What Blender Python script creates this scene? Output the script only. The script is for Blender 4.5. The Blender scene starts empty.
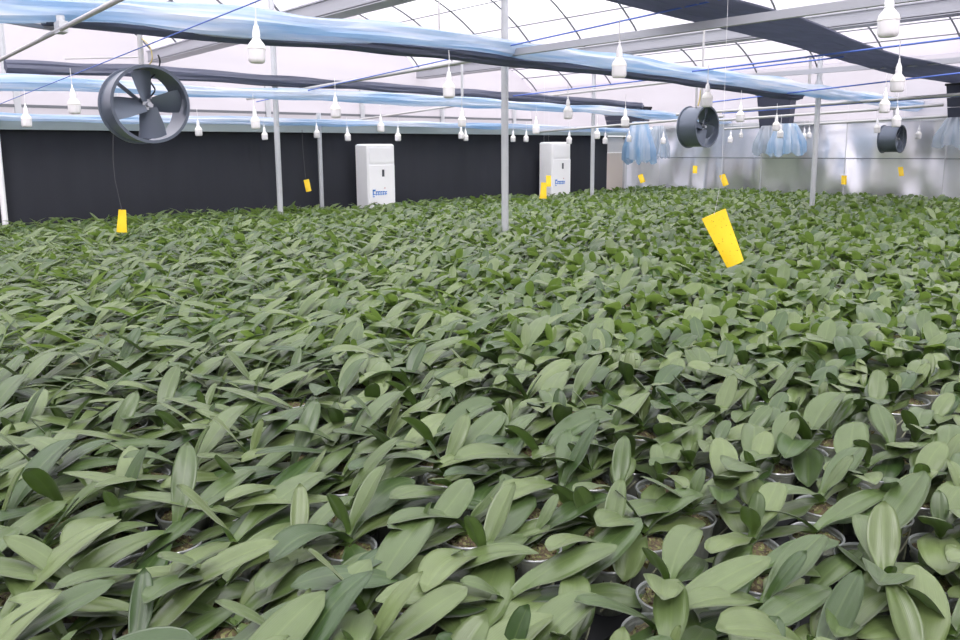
import bpy, math, random
import numpy as np
from mathutils import Vector, Matrix, Quaternion

random.seed(7); rng = np.random.default_rng(7)
scene = bpy.context.scene
COL = scene.collection
R = math.radians

# ------------------------------------------------------------------ camera
# X runs along the black curtain, Y runs across the greenhouse towards it.
CAM = Vector((0, 0, 1.65))
F = 782.0; PPY = 270.0
PITCH = math.atan((270 - 149.5) / F); HEAD = R(49.25); ROLL = R(0.35)
fw = Vector((math.cos(HEAD) * math.cos(PITCH), math.sin(HEAD) * math.cos(PITCH), -math.sin(PITCH)))
rt0 = Vector((math.sin(HEAD), -math.cos(HEAD), 0)); up0 = rt0.cross(fw)
rt = rt0 * math.cos(ROLL) - up0 * math.sin(ROLL)
up = up0 * math.cos(ROLL) + rt0 * math.sin(ROLL)
cd = bpy.data.cameras.new('camera'); cam = bpy.data.objects.new('camera', cd); COL.objects.link(cam)
cam.matrix_world = Matrix(((rt.x, up.x, -fw.x, CAM.x), (rt.y, up.y, -fw.y, CAM.y), (rt.z, up.z, -fw.z, CAM.z), (0, 0, 0, 1)))
cd.sensor_width = 36; cd.lens = F / 960 * 36; cd.shift_y = -(320 - PPY) / 960
cd.clip_start = 0.02; cd.clip_end = 300
scene.camera = cam

def ray(px, py):
    return fw + rt * ((px - 480) / F) - up * ((py - PPY) / F)
def at_d(px, py, d): return CAM + ray(px, py) * d
def at_u(px, py, u): r = ray(px, py); return CAM + r * (u / r.x)
def at_v(px, py, v): r = ray(px, py); return CAM + r * (v / r.y)
def at_z(px, py, z): r = ray(px, py); return CAM + r * ((z - CAM.z) / r.z)
def proj(p):
    q = Vector(p) - CAM; d = q.dot(fw)
    return 480 + F * q.dot(rt) / d, PPY - F * q.dot(up) / d, d

# ------------------------------------------------------------------ materials
def mat(name):
    m = bpy.data.materials.new(name); m.use_nodes = True
    nt = m.node_tree; nt.nodes.clear()
    out = nt.nodes.new('ShaderNodeOutputMaterial')
    def N(t, **k):
        n = nt.nodes.new(t)
        for a, b in k.items():
            if a[0] == '_': setattr(n, a[1:], b)
            else:
                key = a.replace('__', ' ')
                n.inputs[key].default_value = b
        return n
    return m, nt, N, nt.links.new, out
def c3(r, g, b):
    f = lambda c: (c / 255 / 12.92) if c / 255 <= .04045 else ((c / 255 + .055) / 1.055) ** 2.4
    return (f(r), f(g), f(b), 1)
def simple(name, col, rough=.5, metal=0, var=.12, scale=(8, 8, 8), bump=0, spec=.5, coords='Object'):
    m, nt, N, L, out = mat(name)
    p = N('ShaderNodeBsdfPrincipled', Roughness=rough, Metallic=metal); p.inputs['Specular IOR Level'].default_value = spec
    tc = N('ShaderNodeTexCoord'); mp = N('ShaderNodeMapping', Scale=scale); L(tc.outputs[coords], mp.inputs[0])
    nz = N('ShaderNodeTexNoise', Scale=1.0, Detail=4.0); L(mp.outputs[0], nz.inputs['Vector'])
    mx = N('ShaderNodeMix', _data_type='RGBA'); L(nz.outputs['Fac'], mx.inputs['Factor'])
    mx.inputs[6].default_value = tuple(c * (1 - var) for c in col[:3]) + (1,)
    mx.inputs[7].default_value = tuple(min(1, c * (1 + var)) for c in col[:3]) + (1,)
    L(mx.outputs[2], p.inputs['Base Color'])
    if bump:
        b = N('ShaderNodeBump', Strength=bump, Distance=.02); L(nz.outputs['Fac'], b.inputs['Height']); L(b.outputs[0], p.inputs['Normal'])
    L(p.outputs[0], out.inputs[0]); return m
def film(name, col, clear, rough=.4, scale=(1, 1, 1), var=.1, bump=.2, gloss=.06, col2=None):
    """thin plastic film: part clear, part milky, a little gloss"""
    m, nt, N, L, out = mat(name)
    tc = N('ShaderNodeTexCoord'); mp = N('ShaderNodeMapping', Scale=scale); L(tc.outputs['Object'], mp.inputs[0])
    nz = N('ShaderNodeTexNoise', Scale=1.0, Detail=5.0); L(mp.outputs[0], nz.inputs['Vector'])
    mx = N('ShaderNodeMix', _data_type='RGBA'); L(nz.outputs['Fac'], mx.inputs['Factor'])
    mx.inputs[6].default_value = tuple(c * (1 - var) for c in col[:3]) + (1,)
    mx.inputs[7].default_value = tuple(min(1, c * (1 + var)) for c in col[:3]) + (1,)
    if col2:
        mx.inputs[6].default_value = col; mx.inputs[7].default_value = col2
        st = N('ShaderNodeMapRange'); L(nz.outputs['Fac'], st.inputs[0]); st.inputs['From Min'].default_value = .38; st.inputs['From Max'].default_value = .62; L(st.outputs[0], mx.inputs['Factor'])
    tr = N('ShaderNodeBsdfTransparent'); tl = N('ShaderNodeBsdfTranslucent'); df = N('ShaderNodeBsdfDiffuse'); gl = N('ShaderNodeBsdfGlossy', Roughness=rough)
    L(mx.outputs[2], tr.inputs[0]); L(mx.outputs[2], tl.inputs[0]); L(mx.outputs[2], df.inputs[0])
    if bump:
        b = N('ShaderNodeBump', Strength=bump, Distance=.02); L(nz.outputs['Fac'], b.inputs['Height'])
        for q in (tl, df, gl): L(b.outputs[0], q.inputs['Normal'])
    a = N('ShaderNodeMixShader', Fac=.45); L(tl.outputs[0], a.inputs[1]); L(df.outputs[0], a.inputs[2])
    b2 = N('ShaderNodeMixShader', Fac=1 - clear); L(tr.outputs[0], b2.inputs[1]); L(a.outputs[0], b2.inputs[2])
    c = N('ShaderNodeMixShader', Fac=gloss); L(b2.outputs[0], c.inputs[1]); L(gl.outputs[0], c.inputs[2])
    L(c.outputs[0], out.inputs[0]); return m

def leaf_material(name, base, dark, under, use_tint):
    m, nt, N, L, out = mat(name)
    at = N('ShaderNodeAttribute', _attribute_name='tint')
    uv = N('ShaderNodeUVMap', _uv_map='uv'); sp = N('ShaderNodeSeparateXYZ'); L(uv.outputs[0], sp.inputs[0])
    oi = N('ShaderNodeObjectInfo')
    if use_tint:
        rnd = at.outputs['Fac']
    else:
        ad = N('ShaderNodeMath', _operation='ADD'); L(at.outputs['Fac'], ad.inputs[0]); L(oi.outputs['Random'], ad.inputs[1])
        fr = N('ShaderNodeMath', _operation='FRACT'); L(ad.outputs[0], fr.inputs[0]); rnd = fr.outputs[0]
    cr = N('ShaderNodeValToRGB'); L(rnd, cr.inputs[0])
    e = cr.color_ramp.elements; e[0].position = 0; e[0].color = dark; e[1].position = 1; e[1].color = base
    k = e.new(.5); k.color = tuple((a * .45 + b * .55) for a, b in zip(dark, base))
    # mottling along the blade, and a paler fine midrib line with darker flanks
    tc = N('ShaderNodeTexCoord'); nz = N('ShaderNodeTexNoise', Scale=22.0, Detail=3.0); L(tc.outputs['Object'], nz.inputs['Vector'])
    hs = N('ShaderNodeHueSaturation'); L(cr.outputs[0], hs.inputs['Color'])
    vr = N('ShaderNodeMapRange'); vr.inputs['To Min'].default_value = .8; vr.inputs['To Max'].default_value = 1.2
    L(nz.outputs['Fac'], vr.inputs[0]); L(vr.outputs[0], hs.inputs['Value'])
    sub = N('ShaderNodeMath', _operation='SUBTRACT'); L(sp.outputs[0], sub.inputs[0]); sub.inputs[1].default_value = .5
    ab = N('ShaderNodeMath', _operation='ABSOLUTE'); L(sub.outputs[0], ab.inputs[0])
    mr = N('ShaderNodeMapRange'); L(ab.outputs[0], mr.inputs[0]); mr.inputs['From Min'].default_value = .012; mr.inputs['From Max'].default_value = .05
    mr.inputs['To Min'].default_value = .16; mr.inputs['To Max'].default_value = 0
    m1 = N('ShaderNodeMix', _data_type='RGBA'); L(mr.outputs[0], m1.inputs['Factor']); L(hs.outputs[0], m1.inputs[6]); m1.inputs[7].default_value = tuple(min(1, c * 1.5) for c in base[:3]) + (1,)
    # yellower blade base
    mb = N('ShaderNodeMapRange'); L(sp.outputs[1], mb.inputs[0]); mb.inputs['From Min'].default_value = 0; mb.inputs['From Max'].default_value = .35
    mb.inputs['To Min'].default_value = .35; mb.inputs['To Max'].default_value = 0
    m2 = N('ShaderNodeMix', _data_type='RGBA'); L(mb.outputs[0], m2.inputs['Factor']); L(m1.outputs[2], m2.inputs[6]); m2.inputs[7].default_value = c3(112, 146, 66)
    geo = N('ShaderNodeNewGeometry')
    m3 = N('ShaderNodeMix', _data_type='RGBA'); L(m2.outputs[2], m3.inputs[6]); m3.inputs[7].default_value = under
    if use_tint: L(geo.outputs['Backfacing'], m3.inputs['Factor'])
    else: m3.inputs['Factor'].default_value = 0
    # fine long veins in relief
    wv = N('ShaderNodeMath', _operation='SINE'); mu = N('ShaderNodeMath', _operation='MULTIPLY'); L(sp.outputs[0], mu.inputs[0]); mu.inputs[1].default_value = 120
    L(mu.outputs[0], wv.inputs[0])
    bp = N('ShaderNodeBump', Strength=.12, Distance=.001); L(wv.outputs[0], bp.inputs['Height'])
    p = N('ShaderNodeBsdfPrincipled', Roughness=.36); p.inputs['Specular IOR Level'].default_value = .95
    p.inputs['Sheen Weight'].default_value = .2; p.inputs['Sheen Roughness'].default_value = .35
    L(m3.outputs[2], p.inputs['Base Color']); L(bp.outputs[0], p.inputs['Normal'])
    tl = N('ShaderNodeBsdfTranslucent'); tg = N('ShaderNodeMix', _data_type='RGBA', Factor=.5, _blend_type='MULTIPLY')
    L(m3.outputs[2], tg.inputs[6]); tg.inputs[7].default_value = (1, 1, .35, 1); L(tg.outputs[2], tl.inputs[0])
    ms = N('ShaderNodeMixShader', Fac=.34); L(p.outputs[0], ms.inputs[1]); L(tl.outputs[0], ms.inputs[2])
    L(ms.outputs[0], out.inputs[0]); return m

M = {}
LB, LD = c3(124, 143, 86), c3(62, 92, 42)
M['leaf'] = leaf_material('leaf_top', LB, LD, c3(96, 128, 70), False)
M['leaf_under'] = leaf_material('leaf_underside', c3(122, 152, 76), c3(96, 124, 60), c3(88, 104, 66), False)
M['leaf_far'] = leaf_material('leaf_top_far', LB, LD, c3(124, 152, 80), True)
M['steel'] = simple('galvanised_steel', c3(200, 203, 205), .42, .2, .08, (3, 3, 12))
M['pipe'] = simple('pale_galvanised_pipe', c3(196, 196, 194), .45, .3, .08, (4, 4, 4))
M['gutter'] = simple('grey_gutter', c3(176, 178, 184), .5, .25, .08, (1, 1, 1))
M['alu'] = simple('greenish_rail', c3(168, 178, 176), .5, .2, .06, (2, 2, 2))
M['hoop'] = simple('dark_hoop', c3(120, 124, 128), .5, .4, .06)
M['fan'] = simple('grey_fan_paint', c3(104, 113, 126), .32, .25, .06, (5, 5, 5))
M['blade'] = simple('fan_blade', c3(118, 127, 140), .4, .3, .05, (5, 5, 5))
M['motor'] = simple('bright_hub', c3(200, 204, 208), .3, .8, .05)
M['white'] = simple('white_plastic', c3(252, 252, 252), .35, 0, .03)
M['cream'] = simple('cream_bulb', c3(246, 244, 238), .3, 0, .02)
M['diffuser'] = simple('milky_diffuser', c3(242, 240, 240), .35, 0, .02)
M['blackcloth'] = simple('black_curtain_weave', c3(52, 54, 60), .85, 0, .12, (6, 6, .4), .3, .25)
M['blackplastic'] = simple('black_plastic', c3(34, 36, 38), .55, 0, .2, (20, 20, 20), 0, .4)
M['darkbox'] = simple('dark_box', c3(58, 62, 78), .6, 0, .15, (4, 4, 4))
M['yellow'] = simple('yellow_card', c3(252, 212, 36), .38, 0, .05, (30, 30, 30))
M['speck'] = simple('trapped_insects', c3(120, 80, 20), .7)
M['bluewire'] = simple('blue_wire', c3(92, 120, 205), .5)
M['cord'] = simple('dark_cord', c3(60, 60, 62), .6)
M['whitecord'] = simple('white_cord', c3(225, 225, 225), .5)
M['yellowcord'] = simple('tan_cable', c3(196, 180, 120), .5)
M['beige'] = simple('beige_board', c3(208, 196, 186), .7, 0, .05, (1, 1, 1))
M['creamboard'] = simple('cream_board', c3(222, 218, 214), .7, 0, .04, (1, 1, 1))
M['bluelabel'] = simple('blue_lettering', c3(70, 140, 225), .4)
M['display'] = simple('dark_display', c3(70, 74, 80), .3)
M['grey'] = simple('pale_grey', c3(205, 206, 208), .4)
M['concrete'] = simple('concrete_floor', c3(120, 118, 112), .85, 0, .2, (1.5, 1.5, 1.5), .2)
M['blue'] = film('blue_white_film', c3(176, 208, 236), .22, .3, (.7, 14, 14), .2, .6, .1, c3(248, 250, 255))
M['shade'] = film('dark_shade_net', c3(136, 140, 156), .10, .6, (1.2, 30, 30), .2, .5, .02)
M['bluebag'] = film('hanging_blue_film', c3(176, 212, 240), .35, .25, (9, 9, .8), .22, .6, .12, c3(240, 248, 255))
M['bluelite'] = film('hanging_clear_film', c3(220, 230, 238), .55, .25, (9, 9, .8), .12, .6, .15)
M['roof'] = film('roof_film', c3(248, 245, 252), .55, .4, (.3, 5, .3), .03, .05, .04)
M['wallfilm'] = film('wall_film', c3(220, 217, 221), .32, .4, (.5, .5, 3), .06, .1, .04)
M['pot'] = film('clear_pot', c3(216, 224, 214), .4, .18, (60, 60, 12), .12, .5, .12)
M['rim'] = film('pot_rim', c3(212, 218, 216), .15, .2, (60, 60, 60), .05, .2, .15)

def bark():
    m, nt, N, L, out = mat('bark_and_moss')
    tc = N('ShaderNodeTexCoord'); v = N('ShaderNodeTexVoronoi', Scale=190.0); L(tc.outputs['Object'], v.inputs['Vector'])
    nz = N('ShaderNodeTexNoise', Scale=40.0, Detail=4.0); L(tc.outputs['Object'], nz.inputs['Vector'])
    cr = N('ShaderNodeValToRGB'); L(v.outputs['Color'], cr.inputs[0]); e = cr.color_ramp.elements
    e[0].position = .1; e[0].color = c3(60, 52, 40); e[1].position = .95; e[1].color = c3(160, 150, 112)
    k = e.new(.45); k.color = c3(100, 86, 62); k = e.new(.7); k.color = c3(104, 116, 58)
    bp = N('ShaderNodeBump', Strength=.8, Distance=.004); L(nz.outputs['Fac'], bp.inputs['Height'])
    p = N('ShaderNodeBsdfPrincipled', Roughness=.8); L(cr.outputs[0], p.inputs['Base Color']); L(bp.outputs[0], p.inputs['Normal'])
    L(p.outputs[0], out.inputs[0]); return m
M['bark'] = bark()

def silver():
    """crumpled reflective foil sheet"""
    m, nt, N, L, out = mat('silver_foil')
    tc = N('ShaderNodeTexCoord'); mp = N('ShaderNodeMapping', Scale=(.55, .55, .25)); L(tc.outputs['Object'], mp.inputs[0])
    nz = N('ShaderNodeTexNoise', Scale=1.6, Detail=2.0); L(mp.outputs[0], nz.inputs['Vector'])
    mp2 = N('ShaderNodeMapping', Scale=(3, 3, 2)); L(tc.outputs['Object'], mp2.inputs[0])
    n2 = N('ShaderNodeTexNoise', Scale=3.0, Detail=5.0); L(mp2.outputs[0], n2.inputs['Vector'])
    b1 = N('ShaderNodeBump', Strength=1.0, Distance=.7); L(nz.outputs['Fac'], b1.inputs['Height'])
    b2 = N('ShaderNodeBump', Strength=.12, Distance=.03); L(n2.outputs['Fac'], b2.inputs['Height']); L(b1.outputs[0], b2.inputs['Normal'])
    p = N('ShaderNodeBsdfPrincipled', Roughness=.3, Metallic=.8); p.inputs['Base Color'].default_value = c3(244, 244, 248)
    L(b2.outputs[0], p.inputs['Normal']); L(p.outputs[0], out.inputs[0]); return m
M['silver'] = silver()

# ------------------------------------------------------------------ mesh builder
class MB:
    def __init__(s): s.v = []; s.f = []; s.m = []
    def add(s, vs, fs, mi=0):
        o = len(s.v); s.v += [tuple(p) for p in vs]; s.f += [tuple(i + o for i in f) for f in fs]; s.m += [mi] * len(fs)
    def box(s, a, b, mi=0, bevel=0):
        x0, y0, z0 = a; x1, y1, z1 = b
        c = bevel
        if not c:
            vs = [(x0, y0, z0), (x1, y0, z0), (x1, y1, z0), (x0, y1, z0), (x0, y0, z1), (x1, y0, z1), (x1, y1, z1), (x0, y1, z1)]
            s.add(vs, [(0, 3, 2, 1), (4, 5, 6, 7), (0, 1, 5, 4), (1, 2, 6, 5), (2, 3, 7, 6), (3, 0, 4, 7)], mi)
        else:
            rings = []
            for z, i in ((z0, c), (z0 + c, 0), (z1 - c, 0), (z1, c)):
                r = []
                for (cx, cy, sx, sy) in ((x0, y0, 1, 1), (x1, y0, -1, 1), (x1, y1, -1, -1), (x0, y1, 1, -1)):
                    p1 = (cx + sx * (i + c * .0), cy + sy * (i + c), z); p2 = (cx + sx * (i + c), cy + sy * i, z)
                    r += [p1, p2] if (sx * sy > 0) else [p2, p1]
                rings.append(r)
            vs = sum(rings, []); fs = []
            for k in range(3):
                for j in range(8): fs.append((k * 8 + j, k * 8 + (j + 1) % 8, k * 8 + 8 + (j + 1) % 8, k * 8 + 8 + j))
            fs += [tuple(range(7, -1, -1)), tuple(range(24, 32))]
            s.add(vs, fs, mi)
    def tube(s, pts, r, n=10, mi=0, caps=True, shape=None):
        pts = [Vector(p) for p in pts]; vs = []; fs = []
        for i, p in enumerate(pts):
            t = (pts[min(i + 1, len(pts) - 1)] - pts[max(i - 1, 0)]).normalized()
            a = Vector((0, 0, 1)) if abs(t.z) < .95 else Vector((1, 0, 0))
            x = t.cross(a).normalized(); y = x.cross(t).normalized()
            rr = r[i] if isinstance(r, (list, tuple)) else r
            for k in range(n):
                th = 2 * math.pi * k / n; q = shape(i, th) if shape else (1, 1)
                vs.append(p + x * (math.cos(th) * rr * q[0]) + y * (math.sin(th) * rr * q[1]))
        for i in range(len(pts) - 1):
            for k in range(n): fs.append((i * n + k, i * n + (k + 1) % n, (i + 1) * n + (k + 1) % n, (i + 1) * n + k))
        if caps: fs += [tuple(range(n - 1, -1, -1)), tuple(range((len(pts) - 1) * n, len(pts) * n))]
        s.add(vs, fs, mi)
    def lathe(s, prof, n=20, mi=0, origin=(0, 0, 0), axis='z', close=False):
        vs = []; fs = []; ox, oy, oz = origin
        for (r, h) in prof:
            for k in range(n):
                a = 2 * math.pi * k / n; x, y = r * math.cos(a), r * math.sin(a)
                vs.append((ox + x, oy + y, oz + h) if axis == 'z' else (ox + x, oy + h, oz + y))
        m = len(prof); 
        for i in range(m if close else m - 1):
            j = (i + 1) % m
            for k in range(n):
                q = (i * n + k, i * n + (k + 1) % n, j * n + (k + 1) % n, j * n + k)
                fs.append(q if axis == 'z' else q[::-1])
        s.add(vs, fs, mi)
    def bar(s, a, b, w, h, mi=0):
        a, b = Vector(a), Vector(b); t = (b - a).normalized()
        x = t.cross(Vector((0, 0, 1))).normalized(); y = x.cross(t)
        vs = [p + x * (sx * w / 2) + y * (sy * h / 2) for p in (a, b) for sx, sy in ((-1, -1), (1, -1), (1, 1), (-1, 1))]
        s.add(vs, [(0, 1, 2, 3)[::-1], (4, 5, 6, 7), (0, 1, 5, 4), (1, 2, 6, 5), (2, 3, 7, 6), (3, 0, 4, 7)], mi)
    def build(s, name, mats, parent=None, smooth=True, loc=None):
        me = bpy.data.meshes.new(name); me.from_pydata(s.v, [], s.f)
        if not isinstance(mats, (list, tuple)): mats = [mats]
        for m in mats: me.materials.append(m)
        me.polygons.foreach_set('material_index', s.m)
        if smooth: me.polygons.foreach_set('use_smooth', [True] * len(s.f))
        me.update()
        if smooth: me.set_sharp_from_angle(angle=R(38))
        o = bpy.data.objects.new(name, me); COL.objects.link(o)
        if parent: o.parent = parent
        if loc is not None: o.location = loc
        return o
def tag(o, label=None, cat=None, group=None, kind=None):
    for k, v in (('label', label), ('category', cat), ('group', group), ('kind', kind)):
        if v: o[k] = v
    return o
def empty(name, loc=(0, 0, 0), label=None, cat=None, group=None, rot=None):
    o = bpy.data.objects.new(name, None); COL.objects.link(o); o.location = loc; o.empty_display_size = .1
    if rot: o.rotation_euler = rot
    return tag(o, label, cat, group)
def struct(o): o['kind'] = 'structure'; return o

# ------------------------------------------------------------------ setting
U0, U1, V0, V1 = -2.6, 12.35, -2.4, 9.15      # inside of the greenhouse
VB = 12.6                                    # greenhouse end, beyond the curtain
CT = 1.895                                     # top of curtain / foil
b = MB(); b.box((U0 - .3, V0 - .3, -.1), (U1 + .3, VB + .3, 0)); struct(b.build('floor', M['concrete'], smooth=False))

# far wall: black curtain, then boards, foil strip, milky film above
uc0 = at_v(604, 170, V1).x
def cloth_panel(name, x0, x1, z0, z1, y, m, amp=.012, per=.35):
    n = int((x1 - x0) / .06); vs = []; fs = []
    for i in range(n + 1):
        x = x0 + (x1 - x0) * i / n
        dy = amp * (math.sin(x / per * 6.28) + .6 * math.sin(x / per * 2.3 + 1)) * .5
        for yy in (0, .012):
            for z in (z0, z1): vs.append((x, y + dy + yy, z))
    for i in range(n):
        a = i * 4; c = a + 4
        fs += [(a, c, c + 1, a + 1), (a + 2, a + 3, c + 3, c + 2), (a + 1, c + 1, c + 3, a + 3), (a, a + 2, c + 2, c)]
    b = MB(); b.add(vs, fs); return b.build(name, m)
cur = cloth_panel('black_curtain', U0 + .05, uc0, .02, CT - .02, V1 - .06, M['blackcloth'])
tag(cur, 'long black blackout curtain hung along the far side behind the orchids', 'curtain')
b = MB(); b.box((U0, VB + .02, 0), (U1 + .07, VB + .06, 4.4)); struct(b.build('wall_back', M['wallfilm'], smooth=False))
# curtain rail, runs the whole wall
p0, p1 = at_v(-60, 126, V1 - .1), at_v(604, 134, V1 - .1)
rail_z = (p0.z + p1.z) / 2
b = MB(); b.box((U0, V1 - .13, CT - .02), (U1, V1 - .05, CT + .09)); b.box((U0, V1 - .15, CT + .09), (U1, V1 - .05, CT + .105))
struct(b.build('trim_1', M['alu'], smooth=False))
b = MB(); z = at_v(240, 112, VB - .03).z; b.box((U0, VB - .06, z - .02), (U1, VB, z + .02)); struct(b.build('trim_2', M['hoop'], smooth=False))
# boards in the corner
ub = at_v(620, 170, V1).x
b = MB(); zb = at_v(612, 153, V1 - .05).z
b.box((uc0 + .005, V1 - .06, 0), (ub, V1 - .02, zb)); o = b.build('beige_board', M['beige'], smooth=False)
tag(o, 'beige board standing at the end of the black curtain', 'board')
b = MB(); b.box((uc0 + .005, V1 - .07, zb + .005), (ub, V1 - .02, CT - .03)); o = b.build('cream_board', M['creamboard'], smooth=False)
tag(o, 'cream board above the beige one at the end of the black curtain', 'board')
b = MB(); b.box((ub + .01, V1 - .1, 0), (ub + .07, V1 - .03, CT - .03)); struct(b.build('trim_3', M['grey'], smooth=False))
b = MB(); b.box((ub + .08, V1 - .05, 0), (U1, V1 - .01, CT - .03)); struct(b.build('wall_foil_end', M['silver'], smooth=False))
# foil side wall
b = MB()
zs = at_u(880, 158.5, U1).z; zt = at_u(860, 121.5, U1).z
b.box((U1, V0, 0), (U1 + .03, V1, zs)); b.box((U1 - .006, V0, zs - .01), (U1 + .03, V1, zt))
struct(b.build('wall_right', M['silver'], smooth=False))
b = MB(); b.box((U1 - .009, V0, zs - .006), (U1 - .006, V1 - .06, zs + .006)); struct(b.build('trim_8', M['hoop'], smooth=False))
b = MB(); b.box((U1 - .03, V0, zt - .02), (U1 + .03, V1, zt + .03)); struct(b.build('trim_4', M['grey'], smooth=False))
for i, px in enumerate((762, 846, 946)):
    v = at_u(px, 150, U1).y; b = MB(); b.box((U1 - .012, v - .006, .3), (U1 - .004, v + .006, zt - .02)); struct(b.build('trim_%d' % (5 + i), M['grey'], smooth=False))
b = MB(); b.box((U1 + .035, V0, zt), (U1 + .07, VB, 4.4)); struct(b.build('wall_right_upper', M['wallfilm'], smooth=False))
b = MB(); b.box((U0 - .05, V0, 0), (U0, VB, 4.4)); struct(b.build('wall_left', M['wallfilm'], smooth=False))
b = MB(); b.box((U0, V0 - .05, 0), (U1, V0, 4.4)); struct(b.build('wall_front', M['wallfilm'], smooth=False))

# roof: vaults between gutters
GZ = 3.18
S1 = at_u(250, 36, 4.3).z + .03; S2 = 3.05
bays = [(U0, 3.3, -.75, 2.95, .3), (-.75, 2.95, 4.3, S1, 1.15), (4.3, S1, 9.35, S2, 1.2), (9.35, S2, U1 + .05, 2.9, .55)]
def arc(u0, z0, u1, z1, rise, n=14, dz=0):
    return [(u0 + (u1 - u0) * i / n, z0 + (z1 - z0) * i / n + dz + rise * (1 - abs(2 * i / n - 1) ** 2) ** .85) for i in range(n + 1)]
b = MB()
for (u0, z0, u1, z1, r) in bays:
    A = arc(u0, z0, u1, z1, r, 24, .03); vs = []; fs = []
    for (x, z) in A:
        for y in (V0 - .1, VB + .1): vs.append((x, y, z))
    for i in range(len(A) - 1): fs.append((2 * i, 2 * i + 1, 2 * i + 3, 2 * i + 2))
    b.add(vs, fs)
struct(b.build('ceiling', M['roof']))
def roof_z(u):
    for (u0, z0, u1, z1, r) in bays:
        if u0 <= u <= u1:
            t = (u - u0) / (u1 - u0); return z0 + (z1 - z0) * t + r * (1 - abs(2 * t - 1) ** 2) ** .85
    return S2
for (u0, z0, u1, z1, r) in bays:
    A = arc(u0, z0, u1, z1, r, 20)
    v = VB - .15
    while v > .5:
        b = MB(); b.tube([(x, v, z) for x, z in A], .013, 6)
        o = b.build('roof_hoop', M['hoop']); tag(o, 'thin curved steel hoop under the translucent roof film', 'roof hoop', 'roof hoops'); v -= 1.05
    for j in range(2, 19, 2):
        x, z = A[j]; b = MB(); b.tube([(x, V0, z + .018), (x, VB, z + .018)], .009, 5)
        o = b.build('roof_purlin', M['hoop']); tag(o, 'fine straight steel purlin running under the roof film', 'purlin', 'roof purlins')
# gutters
def gutter(u, p0, p1, label):
    a, c = at_u(*p0, u), at_u(*p1, u); z = (a.z + c.z) / 2
    b = MB(); b.box((u - .11, V0, z - .01), (u + .11, VB - .02, z + .01)); b.box((u - .11, V0, z), (u - .09, VB - .02, z + .15)); b.box((u + .09, V0, z), (u + .11, VB - .02, z + .15))
    b.box((u - .13, V0, z + .14), (u - .08, VB - .02, z + .155))
    tag(b.build('roof_gutter', M['gutter'], smooth=False), label, 'gutter'); return z
gz1 = gutter(4.3, (170, 65), (330, 8), 'grey steel gutter beam running up behind the large fan and the film bundles')
gz2 = gutter(9.35, (640, 54), (900, 18), 'long pale gutter beam crossing behind the flat dark shade net')
print('gutter z', gz1, gz2)

# ------------------------------------------------------------------ columns
def column(px, py, label, r=.031, top=None, name='support_pole', group=None, flange=True, px2=None):
    base = at_z(px, py, .95); e = empty(name, (base.x, base.y, 0), label, 'pole', group)
    t = top or roof_z(base.x)
    b = MB(); b.tube([(0, 0, 0), (0, 0, t)], r, 16); b.build('tube', M['steel'], e)
    b = MB(); b.box((-.07, -.07, 0), (.07, .07, .012)); b.build('base_plate', M['steel'], e, False)
    if flange:
        b = MB(); z = 2.4; b.lathe([(r + .001, z - .03), (r + .012, z - .03), (r + .012, z + .03), (r + .001, z + .03)], 14)
        b.build('clamp', M['steel'], e)
    return base
c1 = column(505, 230, 'tall steel pole nearest the middle, rising in front of the second air conditioner', .031)
c2 = column(280.5, 213, 'steel pole standing before the black curtain just beside the large fan side', .031)
c3_ = column(812, 205, 'steel pole standing before the silver foil wall', .031)
c4 = column(592, 194, 'slim steel pole just beside the white air conditioner at the curtain end', .031)
print('cols', c1, c2, c3_, c4)
def wall_post(px, py, label, m):
    p = at_v(px, py, V1 - .17); b = MB(); b.tube([(0, 0, 0), (0, 0, 2.12)], .028, 12)
    o = b.build('wall_post', m, loc=(p.x, p.y, 0)); tag(o, label, 'post')
wall_post(321, 180, 'pale post against the black curtain next to the first air conditioner', M['steel'])
wall_post(3, 200, 'white post against the black curtain at the picture edge', M['white'])
for px in (18, 116, 268, 362, 442, 514):
    p = at_v(px, 110, VB - .05); b = MB(); b.box((-.04, -.03, 0), (.04, .03, 2.78)); o = b.build('wall_stud', M['steel'], smooth=False, loc=(p.x, p.y, 0))
    tag(o, 'short grey stud showing above the black curtain behind the film bundles', 'stud', 'studs above the curtain')

# ------------------------------------------------------------------ pipes and wires across (along Y)
def pipe_u(u, a, c, r, m, name, label, cat, ext=(0, 0), square=False):
    p, q = at_u(*a, u), at_u(*c, u); 
    d = (q - p); p = p - d * ext[0]; q = q + d * ext[1]
    def clampy(p, q):
        for lim, s in ((VB - .2, 1), (V0 + .05, -1)):
            if s * (p.y - lim) > 0: p = p + (q - p) * ((lim - p.y) / (q.y - p.y))
        return p
    p2, q2 = clampy(p, q), clampy(q, p)
    b = MB()
    if square: b.bar(p2, q2, r * 2, r * 2.6)
    else: b.tube([p2.lerp(q2, i / 12) for i in range(13)], r, 10)
    o = b.build(name, m); tag(o, label, cat); return o
P = 'cross_pipe'
pipe_u(1.05, (0, 60), (118, 0), .012, M['pipe'], P, 'galvanised pipe crossing above the large grey fan', 'pipe', (0.3, .6))
pipe_u(4.3, (276, 94), (503, 55), .017, M['pipe'], P, 'galvanised pipe running down from the middle pole towards the black curtain', 'pipe', (.2, 0))
pipe_u(4.3, (503, 54), (886, 0), .019, M['gutter'], 'cross_beam', 'pale rectangular beam leading from the middle pole over the hanging bulbs', 'beam', (0, .6), True)
pipe_u(9.25, (512, 100), (680, 81), .018, M['pipe'], P, 'galvanised pipe crossing behind the bulb beside the middle pole', 'pipe', (.3, .15))
pipe_u(9.25, (700, 80), (960, 60), .022, M['gutter'], 'cross_beam', 'pale beam crossing the pole that stands before the foil wall', 'beam', (0, .3), True)
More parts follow.
